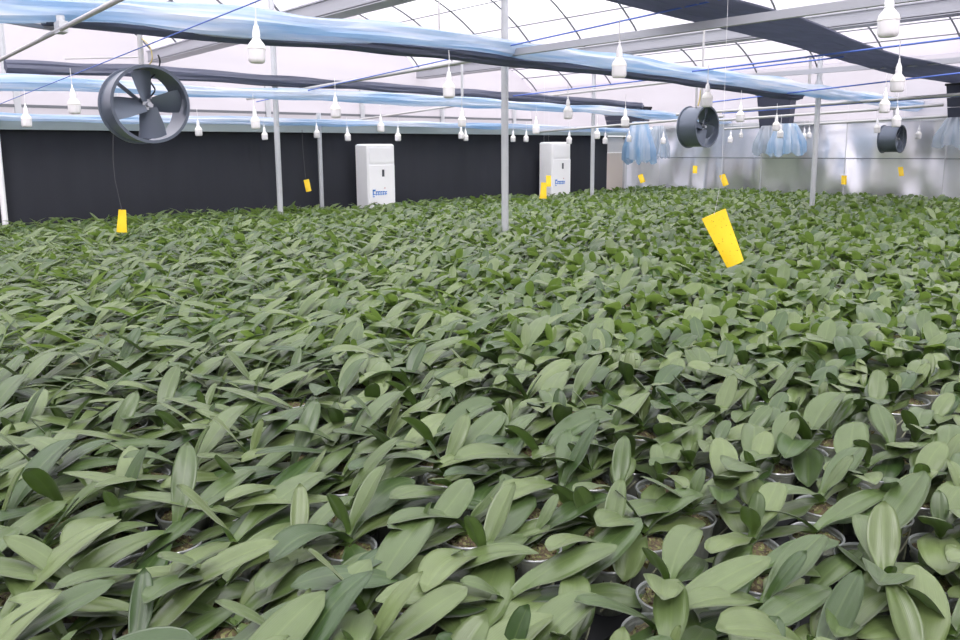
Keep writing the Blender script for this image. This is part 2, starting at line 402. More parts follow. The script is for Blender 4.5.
pipe_u(6.8, (330, 124), (440, 108), .015, M['pipe'], P, 'low pipe crossing above the first air conditioner', 'pipe', (.2, .3))
pipe_u(8.0, (560, 130), (680, 120), .015, M['pipe'], P, 'low pipe crossing above the second air conditioner', 'pipe', (.2, .3))
pipe_u(10.3, (700, 113), (840, 103), .02, M['pipe'], P, 'upper of the pale pipes crossing the dark hanging hood', 'pipe', (.2, .9))
pipe_u(11.3, (745, 118.5), (840, 112), .02, M['pipe'], P, 'middle pale pipe crossing the dark hanging hood', 'pipe', (.3, .9))
pipe_u(11.9, (760, 127), (900, 119), .02, M['pipe'], P, 'lowest pale pipe running just above the foil wall', 'pipe', (.3, .4))
pipe_u(3.0, (60, 59), (139, 57), .011, M['pipe'], P, 'short thin pipe beside the strut of the large grey fan', 'pipe', (0, 0))
W = 'blue_wire'
def wire(u, a, c, label, ext=(.2, .2)): pipe_u(u, a, c, (.0032 if u < 2 else .0055) if u < 6 else .008, M['bluewire'], W, label, 'wire', ext)
wire(1.5, (0, 104), (240, 8), 'blue wire passing in front of the large grey fan', (.1, .25))
wire(4.22, (310, 90), (640, 17), 'blue wire following the beam past the middle pole', (.3, .6))
wire(6.6, (720, 68), (960, 38), 'blue wire crossing beneath the flat dark shade net', (.15, .2))
wire(7.6, (505, 97), (800, 62), 'blue wire passing behind the middle pole and over the second fan', (.1, .1))
wire(8.6, (730, 100), (960, 73), 'blue wire crossing in front of the gutter beam by the foil wall', (.1, .2))
wire(10.6, (740, 112), (960, 96), 'low blue wire above the small fan', (.1, .2))

def rod(px, y0, y1, d, r, m, name, label, cat):
    a, c = at_d(px, y0, d), at_d(px, y1, d); b = MB(); b.tube([(0, 0, 0), (0, 0, a.z - c.z)], r, 8); o = b.build(name, m, loc=((a.x + c.x) / 2, (a.y + c.y) / 2, c.z)); tag(o, label, cat)
rod(2, 15, 74, 8.0, .03, M['steel'], 'hanging_post', 'grey post stub at the picture edge beside the large fan', 'post')
rod(462, 58, 97, 8.2, .014, M['steel'], 'hanging_rod', 'thin rod hanging beneath the thick blue bundle above a bulb cluster', 'rod')
rod(439, -12, 30, 7.5, .008, M['pipe'], 'hanging_rod', 'very thin rod rising to the roof between pole and gutter beam', 'rod')
rod(810, 55, 88, 9.9, .018, M['pipe'], 'hanging_rod', 'pale rod running close beside the pole at the foil wall', 'rod')
pa, pc = at_v(-30, 3, 4.75), at_v(58, 20, 4.75)
b = MB(); b.bar(pa, pc, .05, .035); b.bar(pa + Vector((0, 0, -.06)), pc + Vector((0, 0, -.05)), .03, .02)
tag(b.build('end_rail', M['gutter'], smooth=False), 'grey double rail ending at the black net roll near the picture edge', 'rail')
b = MB(); q = at_u(61, 26, 1.06); b.box((q.x - .02, q.y - .05, q.z - .035), (q.x + .02, q.y + .05, q.z + .02)); b.lathe([(.0, -.03), (.02, -.03), (.02, .05), (0, .05)], 10, 0, tuple(q))
tag(b.build('pipe_clamp', M['steel']), 'steel clamp on the pipe above the large fan', 'clamp')
# ------------------------------------------------------------------ rolled films and shade nets along X
def roll(name, v, pts, half, depth, m, label, cat, seed, u_end=None, n=22, sag=.005):
    """crumpled bundle: pts = [(px,py)] of its centre line"""
    r = random.Random(seed); W3 = [at_v(px, py, v) for px, py in pts]
    if u_end is not None:
        d = (W3[-1] - W3[-2]).normalized(); k = (u_end - W3[-1].x) / d.x
        if k > 0: W3.append(W3[-1] + d * k)
    path = []
    for i in range(len(W3) - 1):
        n_ = max(2, int((W3[i + 1] - W3[i]).length / .09))
        for j in range(n_): path.append(W3[i].lerp(W3[i + 1], j / n_))
    path.append(W3[-1]); ph = [r.uniform(0, 6.28) for _ in range(8)]
    for i, p in enumerate(path):
        s = p.x; path[i] = p + Vector((0, .02 * math.sin(s * 1.7 + ph[0]), sag * math.sin(s * 2.6 + ph[1]) + sag * .6 * math.sin(s * 7.1 + ph[2])))
    def shape(i, th):
        s = path[i].x
        k = 1 + .16 * math.sin(2 * th + s * 1.3 + ph[3]) + .12 * math.sin(5 * th + s * 2.1 + ph[4]) + .08 * math.sin(9 * th - s * 3.7 + ph[5]) + .1 * math.sin(s * 5 + ph[6])
        return (k * depth / half, k)
    b = MB(); b.tube(path, half, n, 0, True, shape)
    o = b.build(name, m); tag(o, label, cat); return o
UE = U1 - .15
roll('film_roll', 4.62, [(-40, 6), (120, 12), (240, 23), (360, 34), (480, 45), (600, 60), (720, 78), (840, 95), (960, 111)], .070, .11, M['blue'], 'thick pale blue film bundle crossing above the fans and past the middle pole', 'film bundle', 1)
roll('shade_roll', 4.66, [(45, 20), (120, 26), (240, 36), (360, 46), (480, 57), (600, 71), (720, 86), (800, 97)], .036, .075, M['shade'], 'dark shade net bundle tucked under the thick pale blue film bundle', 'shade net', 2)
roll('film_roll', 7.72, [(-40, 82), (120, 87), (240, 93), (360, 97), (480, 103), (600, 110), (720, 121), (790, 126)], .055, .08, M['blue'], 'pale blue film bundle behind the large fan below the black net roll', 'film bundle', 3)
roll('shade_roll', 8.12, [(5, 66), (120, 71), (240, 78), (360, 86), (480, 94), (600, 103), (640, 106)], .052, .07, M['shade'], 'black net roll stretched between blue bundle and roof behind the large fan', 'shade net', 4)
roll('film_roll', 8.9, [(-40, 116), (120, 119), (240, 121), (360, 123), (480, 125.5), (600, 130), (650, 132)], .038, .05, M['blue'], 'thin pale blue film bundle just above the black curtain rail', 'film bundle', 5)

# flat gathered shade net, upper right
def flat_net():
    top = [(560, -55), (640, -25), (700, -8), (760, 6), (800, 17), (850, 38), (905, 55), (960, 66), (1000, 76)]
    bot = [(560, -14), (640, 6), (700, 20), (760, 37), (800, 47), (850, 63), (905, 76), (960, 82), (1000, 90)]
    zn = 2.53; vs = []; fs = []; nx = 0; ny = 14; rows = []
    T = [at_z(x, y, zn) for x, y in top]; B = [at_z(x, y, zn) for x, y in bot]
    rr = random.Random(3)
    for i in range(len(T) - 1):
        for j in range(8):
            t = j / 8; a = T[i].lerp(T[i + 1], t); c = B[i].lerp(B[i + 1], t); rows.append((a, c))
    for i, (a, c) in enumerate(rows):
        for th in (0, -.012):
            for k in range(ny + 1):
                p = a.lerp(c, k / ny); z = .016 * math.sin(k * 2.1 + p.x * .5) + .006 * math.sin(p.x * 2.3 + k)
                vs.append((p.x, p.y, p.z + z + th))
    w = ny + 1
    for i in range(len(rows) - 1):
        for k in range(ny):
            a = i * 2 * w + k; c = (i + 1) * 2 * w + k
            fs += [(a, c, c + 1, a + 1), (a + w, a + w + 1, c + w + 1, c + w)]
        for k in (0, ny):
            a = i * 2 * w + k; c = (i + 1) * 2 * w + k; fs.append((a, a + w, c + w, c))
    b = MB(); b.add(vs, fs); o = b.build('shade_net', M['shade']); tag(o, 'wide flat dark shade net gathered overhead, slanting towards the small fan', 'shade net')
flat_net()

# ------------------------------------------------------------------ circulation fans (axis along Y, open front towards the camera side)
def fan(c, dia, length, tilt, label, spin=0, loc_name='circulation_fan', rotz=0):
    e = empty(loc_name, c, label, 'fan', 'grey duct fans', (R(tilt), 0, R(rotz)))
    r = dia / 2; h = length / 2; b = MB()
    prof = [(r + .012, -h), (r + .012, -h + .012), (r, -h + .014), (r, h - .014), (r + .014, h - .012), (r + .014, h), (r - .006, h), (r - .006, -h)]
    b.lathe(prof, 48, 0, (0, 0, 0), 'y', True); b.build('housing', M['fan'], e)
    # motor behind with three arms
    b = MB(); b.lathe([(0, .0), (.042, 0), (.05, .012), (.05, .085), (.035, .1), (0, .1)], 20, 0, (0, .02, 0), 'y'); b.build('motor', M['fan'], e)
    b = MB()
    for a in (20, 140, 260):
        x, z = math.cos(R(a)), math.sin(R(a)); b.bar((x * .045, .07, z * .045), (x * (r - .004), .07, z * (r - .004)), .012, .022)
    b.build('bracket', M['fan'], e)
    b = MB(); b.lathe([(0, -.035), (.014, -.035), (.016, -.028), (.016, -.0), (.032, .0), (.032, .015), (0, .015)], 16, 0, (0, 0, 0), 'y'); b.build('hub', M['motor'], e)
    for kk in range(4):
        vs = []; fs = []; nr = 7; nc = 4
        for side in (0, 1):
            for i in range(nr + 1):
                t = i / nr; rad = .02 + (r - .035) * t; w = (.064 + .02 * min(1, t * 1.6)) * (dia / .5); pitch = R(46 - 24 * t)
                for j in range(nc + 1):
                    s = (j / nc - .5) * 2; curve = .012 * (1 - s * s)
                    x = s * w * math.cos(pitch); y = s * w * math.sin(pitch) - curve + side * .004 + .012
                    rd = rad + (-.014 * s * s if t > .9 else 0)
                    vs.append((x, y, rd))
        m_ = (nr + 1) * (nc + 1)
        for i in range(nr):
            for j in range(nc):
                a = i * (nc + 1) + j; fs += [(a, a + 1, a + nc + 2, a + nc + 1), (m_ + a, m_ + a + nc + 1, m_ + a + nc + 2, m_ + a + 1)]
        for i in range(nr):
            for j in (0, nc):
                a = i * (nc + 1) + j; fs.append((a, a + nc + 1, m_ + a + nc + 1, m_ + a))
        for j in range(nc):
            a = nr * (nc + 1) + j; fs.append((a, a + 1, m_ + a + 1, m_ + a))
        ang = R(spin + 90 * kk); ca, sa = math.cos(ang), math.sin(ang)
        vs = [(x * ca + z * sa, y, -x * sa + z * ca) for x, y, z in vs]
        b = MB(); b.add(vs, fs); b.build('blade', M['blade'], e)
    for ch in e.children:
        if ch.name.split('.')[0] != 'housing': ch.location.y = -.065
    return e
f1c = at_d(144.5, 105, 4.8); 
fan1 = fan(f1c, .442, .25, 0, 'large grey duct fan with four blades facing out, hanging before the pale blue bundles', -8)
f2c = at_d(698, 127, 8.5); fan2 = fan(f2c, .425, .24, 0, 'grey duct fan seen mostly side on, hanging between the middle pole and foil wall pole', 20)
f3c = at_d(892, 139, 11.1); fan3 = fan(f3c, .37, .25, 0, 'small grey duct fan hanging in front of the silver foil wall', 40)
def strut(e, r, top_z, dx=0, w=.016, off=0, cable=False):
    c = e.location; b = MB(); h = top_z - c.z
    b.tube([(dx, off, r - .002), (dx, off, h)], w / 2 + .003, 10); b.build('hanger', M['pipe'], e)
strut(fan1, .21, at_d(140, 10, 4.7).z, 0, .026); 
strut(fan2, .21, at_d(699, 26, 8.5).z, .05, .018); strut(fan2, .21, at_d(692, 75, 8.5).z, -.05, .018)
strut(fan3, .19, at_d(892, 60, 11.1).z, 0, .012)
# cable looped on fan 1
def cable(e, pts, r, m, name='cable'):
    c = e.location; b = MB(); P_ = [Vector(p) - c for p in pts]; path = []
    for i in range(len(P_) - 1):
        a = P_[max(0, i - 1)]; p = P_[i]; q = P_[i + 1]; d = P_[min(len(P_) - 1, i + 2)]
        for j in range(6):
            t = j / 6; path.append(.5 * ((2 * p) + (q - a) * t + (2 * a - 5 * p + 4 * q - d) * t * t + (3 * p - a - 3 * q + d) * t ** 3))
    path.append(P_[-1]); b.tube(path, r, 6); return b.build(name, m, e)
cable(fan1, [at_d(x, y, d) for x, y, d in ((141, 38, 4.74), (147, 43, 4.72), (151, 50, 4.72), (152, 60, 4.72), (148, 66, 4.74))], .004, M['yellowcord'])
cable(fan1, [at_d(x, y, d) for x, y, d in ((158, 55, 4.8), (160, 62, 4.85), (157, 72, 4.88), (150, 80, 4.86), (155, 90, 4.86), (149, 98, 4.86))], .005, M['cord'])
cable(fan2, [at_d(x, y, d) for x, y, d in ((704, 82, 8.5), (701, 90, 8.5), (700, 98, 8.5), (698, 106, 8.5))], .01, M['yellowcord'])

# ------------------------------------------------------------------ air conditioners
def aircon(pxl, pxr, ytop, label):
    vf = 8.62; a = at_v(pxl, ytop, vf); c = at_v(pxr, ytop, vf); w = c.x - a.x; h = a.z; dp = .3
    e = empty('air_conditioner', ((a.x + c.x) / 2, vf + dp / 2, 0), label, 'air conditioner', 'white cabinet air conditioners')
    b = MB(); b.box((-w / 2, -dp / 2, 0), (w / 2, dp / 2, h), 0, .018); b.build('cabinet', M['white'], e)
    y = -dp / 2
    b = MB(); b.box((-w / 2 + .03, y - .006, h - .24), (w / 2 - .03, y + .001, h - .05)); b.build('air_outlet', M['white'], e, False)
    b = MB(); b.box((-w / 2 + .012, y - .008, .1), (w / 2 - .012, y + .001, h - .27), 0, .003); b.build('front_panel', M['white'], e, False)
    b = MB(); b.box((-.0, y - .012, h - .42), (.035, y - .007, h - .33)); b.build('display', M['display'], e, False)
    b = MB(); b.box((.03, y - .012, h - .575), (.045, y - .007, h - .565)); b.build('indicator_light', simple('red_mark', c3(200, 90, 80)), e, False)
    # blue mark and lettering, too small to read in the photo
    b = MB(); x = -.15; z = h - .66
    for k, (ww, hh, dz) in enumerate(((.042, .075, 0), (.026, .052, 0), (.028, .052, 0), (.028, .052, .0), (.028, .052, .0), (.026, .046, .002))):
        b.box((x, y - .0125, z + dz), (x + ww * .28, y - .0075, z + dz + hh)); b.box((x, y - .0125, z + dz + hh * .72), (x + ww, y - .0075, z + dz + hh))
        b.box((x + ww * .3, y - .0125, z + dz + .008), (x + ww, y - .0075, z + dz + .018)); x += ww + .008
    b.box((-.15, y - .0125, z - .022), (-.125, y - .0075, z - .01))
    b.build('emblem', M['bluelabel'], e, False)
    b = MB()
    for k in range(5): b.box((-w / 2 - .003, -.05, .55 + k * .07), (-w / 2 + .001, .06, .56 + k * .07))
    b.build('side_vent', M['grey'], e, False)
aircon(367, 394.5, 144, 'white cabinet air conditioner before the middle of the black curtain')
aircon(552.5, 571, 142, 'white cabinet air conditioner next to the end of the black curtain')

# ------------------------------------------------------------------ bulbs
def bulb_proto(d):
    e = empty('light_bulb'); s = d / .08
    b = MB(); b.lathe([(0, .0), (.030 * s, .0), (.037 * s, .006 * s), (.040 * s, .016 * s), (.040 * s, .062 * s)], 24); b.build('diffuser', M['diffuser'], e)
    b = MB(); b.lathe([(.040 * s, .062 * s), (.042 * s, .064 * s), (.042 * s, .07 * s), (.036 * s, .086 * s), (.022 * s, .104 * s), (.017 * s, .112 * s)], 24); b.build('housing', M['cream'], e)
    b = MB(); b.lathe([(.017 * s, .112 * s), (.019 * s, .116 * s), (.017 * s, .122 * s), (.019 * s, .128 * s), (.017 * s, .136 * s), (.016 * s, .15 * s), (.010 * s, .17 * s), (.006 * s, .176 * s), (.005 * s, .2 * s), (0, .2 * s)], 18); b.build('socket', M['white'], e)
    b = MB(); b.tube([(0, 0, .2 * s), (.003, .002, .26 * s), (0, 0, .31 * s)], .0028 * s, 6); b.build('cord', M['whitecord'], e)
    return e
def copy_tree(o, parent=None):
    c = o.copy(); COL.objects.link(c); c.parent = parent
    for ch in o.children: 
        g = ch.copy(); COL.objects.link(g); g.parent = c
    return c
gC = 'small bulbs before the black curtain'; gS = 'small bulbs before the foil wall'; gL = 'bulbs near the large fan'
BUL = [ # px centre, y bottom, width, label, group
 (257, 63, 17, 'big white bulb hanging in front of the thick blue bundle beside the large fan', None),
 (619, 78, 14.5, 'big white bulb hanging in front of the blue bundle between middle pole and side-on fan', None),
 (888, 37, 20, 'largest white bulb hanging high over the dark shade net', None),
 (75, 114, 11.5, 'white bulb hanging between the picture edge and the large fan, larger of the pair', None),
 (27, 127, 9.5, 'white bulb hanging over the curtain rail at the picture edge, smaller of the pair', None),
 (449, 98, 12, 'white bulb hanging below the pipe beside the middle pole, over the net roll', None),
 (336, 118, 10, 'white bulb hanging in front of the blue bundle above the first air conditioner', None),
 (256, 129, 9, 'bulb hanging beside the pole, above a smaller bulb, near the large fan', None),
 (462, 127, 8, 'upper bulb of a tight cluster of three beside the middle pole', None),
 (568, 119, 9, 'bulb hanging below the second blue bundle over the second air conditioner', None),
 (707, 107, 10.5, 'white bulb hanging directly in front of the side-on fan', None),
 (897, 92, 13, 'white bulb hanging above two smaller ones over the small fan', None),
 (884, 113, 10, 'white bulb hanging in front of the blue bundle above the small fan', None),
 (896, 127, 8.5, 'white bulb hanging right at the top rim of the small fan', None),
 (625, 127, 8, 'bulb hanging above the blue film bag at the curtain end', None),
 (740, 122, 8, 'bulb hanging below the blue bundle beside the dark hood with the blue bag', None),
 (776, 131, 7, 'upper bulb of two overlapping the dark hood and its blue bag', None),
 (780, 138, 6, 'lower bulb of two overlapping the blue bag under the dark hood', None),
 (877, 133, 6, 'faint bulb hanging beside the rear rim of the small fan', None),
]
gSm = [(199, 136, 7), (265, 140, 6), (317, 138, 6), (348, 141, 6), (381, 132, 7), (398, 141, 6), (461, 139, 5.5), (466, 141, 5), (536, 134, 7), (513, 142, 5), (526, 142, 5), (569, 144, 5.5), (597, 139, 6), (605, 144, 5)]
gSi = [(629, 142, 5), (663, 144, 5), (730, 143, 5), (741, 138, 4), (804, 140, 5), (809, 138, 4.5), (918, 139, 5.5)]
for t in gSm: BUL.append(t + ('small white bulb hanging at the top edge of the black curtain', gC))
for t in gSi: BUL.append(t + ('small white bulb hanging in front of the silver foil wall', gS))
proto = bulb_proto(.08); first = True
for (px, yb, w, lab, g) in BUL:
    d = .08 * F / w; r_ = ray(px, yb)
    d = min(d, (V1 - .35) / r_.y, (U1 - .3) / r_.x)
    o = proto if first else copy_tree(proto); first = False
    o.location = at_d(px, yb, d); s = w * d / F / .08; o.scale = (s, s, s); o.rotation_euler = (R(random.uniform(-2, 2)), R(random.uniform(-2, 2)), random.uniform(0, 6))
    tag(o, lab, 'bulb', g or 'hanging bulbs')

# ------------------------------------------------------------------ yellow sticky cards
def card(px, py, hpx, wpx, d, tilt, label, cord=None, specks=0, turn=0, taper=1.0):
    """py is the middle of the card; folded sleeve hung from a cord"""
    c = at_d(px, py, d); h = hpx * d / F; w = wpx * d / F
    top = c + Vector((0, 0, h / 2))
    e = empty('sticky_card', c, label, 'sticky trap', 'yellow sticky cards'); e.rotation_euler = (0, 0, HEAD - R(90) + R(turn))
    b = MB(); n = 6; vs = []; fs = []
    for side in (0, 1):
        for i in range(n + 1):
            for j in range(5):
                s = (j / 4 - .5); t = i / n - .5; ww = w * (1 - (1 - taper) * (t + .5))
                y = (.10 * w * (1 - (2 * s) ** 2) + .003 * (1 - abs(2 * s) ** 4)) * (1 if side else -1) * (1 - (t + .5) * .75) + .01 * math.sin(t * 3)
                x = s * ww; z = t * h; a = R(tilt); vs.append((x * math.cos(a) + z * math.sin(a), y, -x * math.sin(a) + z * math.cos(a)))
    m_ = (n + 1) * 5
    for i in range(n):
        for j in range(4):
            a = i * 5 + j; fs += [(a, a + 1, a + 6, a + 5), (m_ + a, m_ + a + 5, m_ + a + 6, m_ + a + 1)]
    for j in range(4): fs += [(n * 5 + j, n * 5 + j + 1, m_ + n * 5 + j + 1, m_ + n * 5 + j), (j + 1, j, m_ + j, m_ + j + 1)]
    for i in range(n): fs += [(i * 5, i * 5 + 5, m_ + i * 5 + 5, m_ + i * 5), (i * 5 + 9, i * 5 + 4, m_ + i * 5 + 4, m_ + i * 5 + 9)]
    b.add(vs, fs); b.build('card', M['yellow'], e)
    if specks:
        rr = random.Random(5); b = MB()
        for _ in range(specks):
            s, t = rr.uniform(-.42, .42), rr.uniform(-.45, .45); a = R(tilt); x = s * w; z = t * h
            y = -(.10 * w * (1 - (2 * s) ** 2) + .003) * (1 - (t + .5) * .75) + .01 * math.sin(t * 3) - .0006; q = rr.uniform(.0005, .0013)
            xx, zz = x * math.cos(a) + z * math.sin(a), -x * math.sin(a) + z * math.cos(a)
            b.box((xx - q, y - .0005, zz - q), (xx + q, y + .0012, zz + q * .7))
        b.build('insect_speck', M['speck'], e, False)['kind'] = 'stuff'
    a = R(tilt); tx, tz = math.sin(a) * h / 2, math.cos(a) * h / 2
    zt_ = 2.42 - c.z
    b = MB(); pts = [(tx, 0, tz - .002), (tx * .6 + .004, .0, tz + .12)] + [(tx * .5, .002 * k, tz + .12 + (zt_ - tz - .12) * k / 6) for k in range(1, 7)]
    if cord:
        R_ = Matrix.Rotation(-(HEAD - R(90) + R(turn)), 3, 'Z'); pts = [(tx, 0, tz - .002)] + [tuple(R_ @ (at_d(x, y, d) - c)) for x, y in cord]
    b.tube(pts, .0028 if cord else .0006, 5); b.build('cord', M['cord'] if cord else M['whitecord'], e)
card(724.5, 239, 55, 18, 2.6, -23.6, 'big yellow sticky card tilted above the orchids, closest of the cards', None, 26, 0, 1.42)
card(122, 221, 22.5, 10.5, 6.6, 3, 'yellow sticky card hanging on a dark cord below the large fan', [(119.5, 200), (115, 180), (113, 160), (113, 140), (114, 120)], 0, 0, .7)
card(307.5, 185.5, 12, 5.5, 9.3, -12, 'small yellow sticky card before the black curtain between two poles', [(305, 172), (303, 150), (302, 130)], 0)
card(543.5, 190.5, 16, 7, 8.0, 3, 'yellow sticky card overlapping the foot of the second air conditioner, lower of two', None, 0, 0, .75)
card(548.5, 181, 11, 5, 10.6, 0, 'yellow sticky card behind another one beside the second air conditioner', None)
card(641.5, 178.5, 8.5, 5, 12.3, -20, 'small yellow sticky card under the blue bag at the curtain end', None)
card(695, 169.5, 7.5, 4.5, 12.0, 5, 'small yellow sticky card below the side-on fan', None)
card(724, 180, 11.5, 6, 9.0, -20, 'small tilted yellow sticky card hanging above the big one', None)
card(844, 180, 9, 5.5, 10.6, 4, 'small yellow sticky card just beyond the pole by the foil wall', None)
card(901, 171.5, 9, 5, 10.2, -5, 'small yellow sticky card below the small fan', None)

# ------------------------------------------------------------------ dark hoods with blue film hanging at the foil wall
def hood(px0, px1, y0, y1, u, dep, label):
    a, c = at_u(px0, y0, u), at_u(px1, y1, u); y_hi, y_lo = a.y, c.y; z1, z0 = a.z, c.z
    e = empty('ventilation_hood', (u, (y_hi + y_lo) / 2, z0), label, 'hood', 'dark hoods at the foil wall')
    w = (y_hi - y_lo) / 2; h = z1 - z0; b = MB()
    for f0, f1 in ((0, .36), (.38, .62), (.64, 1)):
        za, zc = h * f0, h * f1; d0 = .03 + dep * f0; d1 = .03 + dep * f1
        vs = [(-d0, -w * (.86 + .14 * f0), za), (.1, -w * (.86 + .14 * f0), za), (.1, w * (.86 + .14 * f0), za), (-d0, w * (.86 + .14 * f0), za),
              (-d1, -w * (.86 + .14 * f1), zc), (.1, -w * (.86 + .14 * f1), zc), (.1, w * (.86 + .14 * f1), zc), (-d1, w * (.86 + .14 * f1), zc)]
        b.add(vs, [(0, 3, 2, 1), (4, 5, 6, 7), (0, 1, 5, 4), (1, 2, 6, 5), (2, 3, 7, 6), (3, 0, 4, 7)])
    b.build('shell', M['darkbox'], e, False)
    b = MB(); b.box((-dep - .05, -w - .01, h - .03), (.1, w + .01, h)); b.build('top_frame', M['blackplastic'], e, False)
def bag(px0, px1, y0, y1, u, m, label, seed, name='film_bag', flare=1.25):
    a, c = at_u(px0, y0, u), at_u(px1, y1, u); w = abs(a.y - c.y) / 2; h = a.z - c.z; r_ = random.Random(seed)
    ph = [r_.uniform(0, 6.28) for _ in range(4)]; n = 64; m_ = 14; vs = []; fs = []
    for i in range(m_ + 1):
        t = i / m_
        for k in range(n):
            th = 2 * math.pi * k / n; g = (.62 + (flare - .62) * min(1, t * 1.5) ** .8) / flare
            fold = 1 + (.07 + .16 * t) * math.sin(9 * th + ph[0]) + .08 * t * math.sin(17 * th + ph[1] + t * 2)
            x = math.cos(th) * .16 * g * fold; y = math.sin(th) * w * g * fold
            z = -h * t * (1 + .07 * math.sin(5 * th + ph[2]) + .04 * math.sin(11 * th)) 
            vs.append((x, y, z))
    for i in range(m_):
        for k in range(n): fs.append((i * n + k, (i + 1) * n + k, (i + 1) * n + (k + 1) % n, i * n + (k + 1) % n))
    b = MB(); b.add(vs, fs); o = b.build(name, m, loc=(u, (a.y + c.y) / 2, a.z)); tag(o, label, 'film bag'); return o
hood(760, 792, 94, 129, 11.9, .07, 'dark tapered hood hanging behind the cross pipes, a blue bag below it')
hood(949, 985, 84, 120, 11.9, .07, 'dark hood at the picture edge beside the small fan')
hood(606, 648, 109, 127, 11.9, .07, 'dark hood behind the blue bundles above the end of the black curtain')
bag(771, 802, 124, 154, 11.5, M['bluebag'], 'pale blue film bag gathered below the middle dark hood', 1)
bag(757, 778, 126, 154, 11.9, M['bluelite'], 'clear whitish film flap hanging beside the blue bag of the middle hood', 2)
bag(627, 652, 122, 161, 10.9, M['bluebag'], 'pale blue film bag hanging by the beige board at the curtain end', 3)
bag(650, 666, 126, 157, 11.6, M['bluelite'], 'clear film flap beside the blue bag near the foil corner', 5)
bag(938, 975, 118, 146, 11.6, M['bluelite'], 'whitish film bag hanging at the picture edge beside the small fan', 4)

# ------------------------------------------------------------------ benches
BZ = .75
strips = [(-.35, .84), (.86, 2.14), (2.16, 3.44), (3.46, 4.74), (4.84, 6.34), (6.36, 7.86), (7.96, 8.55)]
names = ['first', 'second', 'third', 'fourth', 'fifth', 'sixth', 'seventh']
def bench(x0, x1, v0, v1, label):
    e = empty('growing_bench', ((x0 + x1) / 2, (v0 + v1) / 2, 0), label, 'bench', 'growing benches')
    w = (v1 - v0) / 2; l = (x1 - x0) / 2; b = MB(); b.box((-l, -w, BZ - .03), (l, w, BZ)); b.build('bench_top', M['blackplastic'], e, False)
    b = MB(); b.bar((-l, -w + .02, BZ - .055), (l, -w + .02, BZ - .055), .03, .05); b.bar((-l, w - .02, BZ - .055), (l, w - .02, BZ - .055), .03, .05); b.build('bench_frame', M['steel'], e, False)
    for x in ((-l + .1, -2, 2, l - .1) if l > 4 else (-l + .1, l - .1)):
        for y in (-w + .03, w - .03):
            b = MB(); b.box((x - .02, y - .02, 0), (x + .02, y + .02, BZ - .08)); b.build('leg', M['steel'], e, False)

for i, (v0, v1) in enumerate(strips): bench(.0, 12.1, v0, v1, 'black growing bench under the orchids, %s row counted from the camera side' % names[i])
for x0, x1, lab in ((.1, 4.95, 'short black bench against the black curtain before the wall post'), (6.15, 8.55, 'short black bench between the two white air conditioners'), (9.65, 12.1, 'short black bench between second air conditioner and foil wall')): bench(x0, x1, 8.57, 8.93, lab)

# ------------------------------------------------------------------ orchids
POT_H, POT_R = .10, .054
def leaf_grid(L, Wd, e0, e1, head, z0=0, twist=0, bend=0, fold0=.9, fold1=.22, curl=.25, nt=10, ns=6, wave=0, r0=.004):
    """top surface verts (nt+1, ns+1, 3) of one strap leaf leaving the crown at heading `head`"""
    t = np.linspace(0, 1, nt + 1); e = e0 + (e1 - e0) * t ** .9
    ds = L / nt; r = np.concatenate([[0], np.cumsum(np.cos((e[1:] + e[:-1]) / 2) * ds)]) + r0
    z = np.concatenate([[0], np.cumsum(np.sin((e[1:] + e[:-1]) / 2) * ds)]) + z0
    hd = head + bend * t ** 1.3
    x = r0 * math.cos(head) + np.concatenate([[0], np.cumsum(np.diff(r) * np.cos((hd[1:] + hd[:-1]) / 2))])
    y = r0 * math.sin(head) + np.concatenate([[0], np.cumsum(np.diff(r) * np.sin((hd[1:] + hd[:-1]) / 2))])
    k = np.clip(t / .55, 0, 1); k = k * k * (3 - 2 * k)
    w = np.where(t < .55, .34 + .66 * k, np.clip(1 - ((t - .55) / .452) ** 2.3, 0, 1) ** .55) * Wd / 2
    s = np.linspace(-1, 1, ns + 1)
    T = np.stack([np.cos(e) * np.cos(hd), np.cos(e) * np.sin(hd), np.sin(e)], 1)
    B = np.stack([-np.sin(hd), np.cos(hd), np.zeros_like(hd)], 1)
    Nn = np.cross(T, B)
    a = twist * t; B2 = B * np.cos(a)[:, None] + Nn * np.sin(a)[:, None]; N2 = Nn * np.cos(a)[:, None] - B * np.sin(a)[:, None]
    fold = fold0 + (fold1 - fold0) * np.clip(t / .35, 0, 1)
    C = np.stack([x, y, z], 1)
    S = s[None, :]; W_ = w[:, None]; Fd = fold[:, None]
    off = W_ * (np.abs(S) * Fd - S * S * curl * np.clip(t * 2.5, 0, 1)[:, None]) + wave * W_ * np.sin(t[:, None] * 7 + 1.3 * S) * S
    V = C[:, None, :] + B2[:, None, :] * (W_ * S * np.cos(Fd * .8))[:, :, None] + N2[:, None, :] * off[:, :, None]
    return V, N2
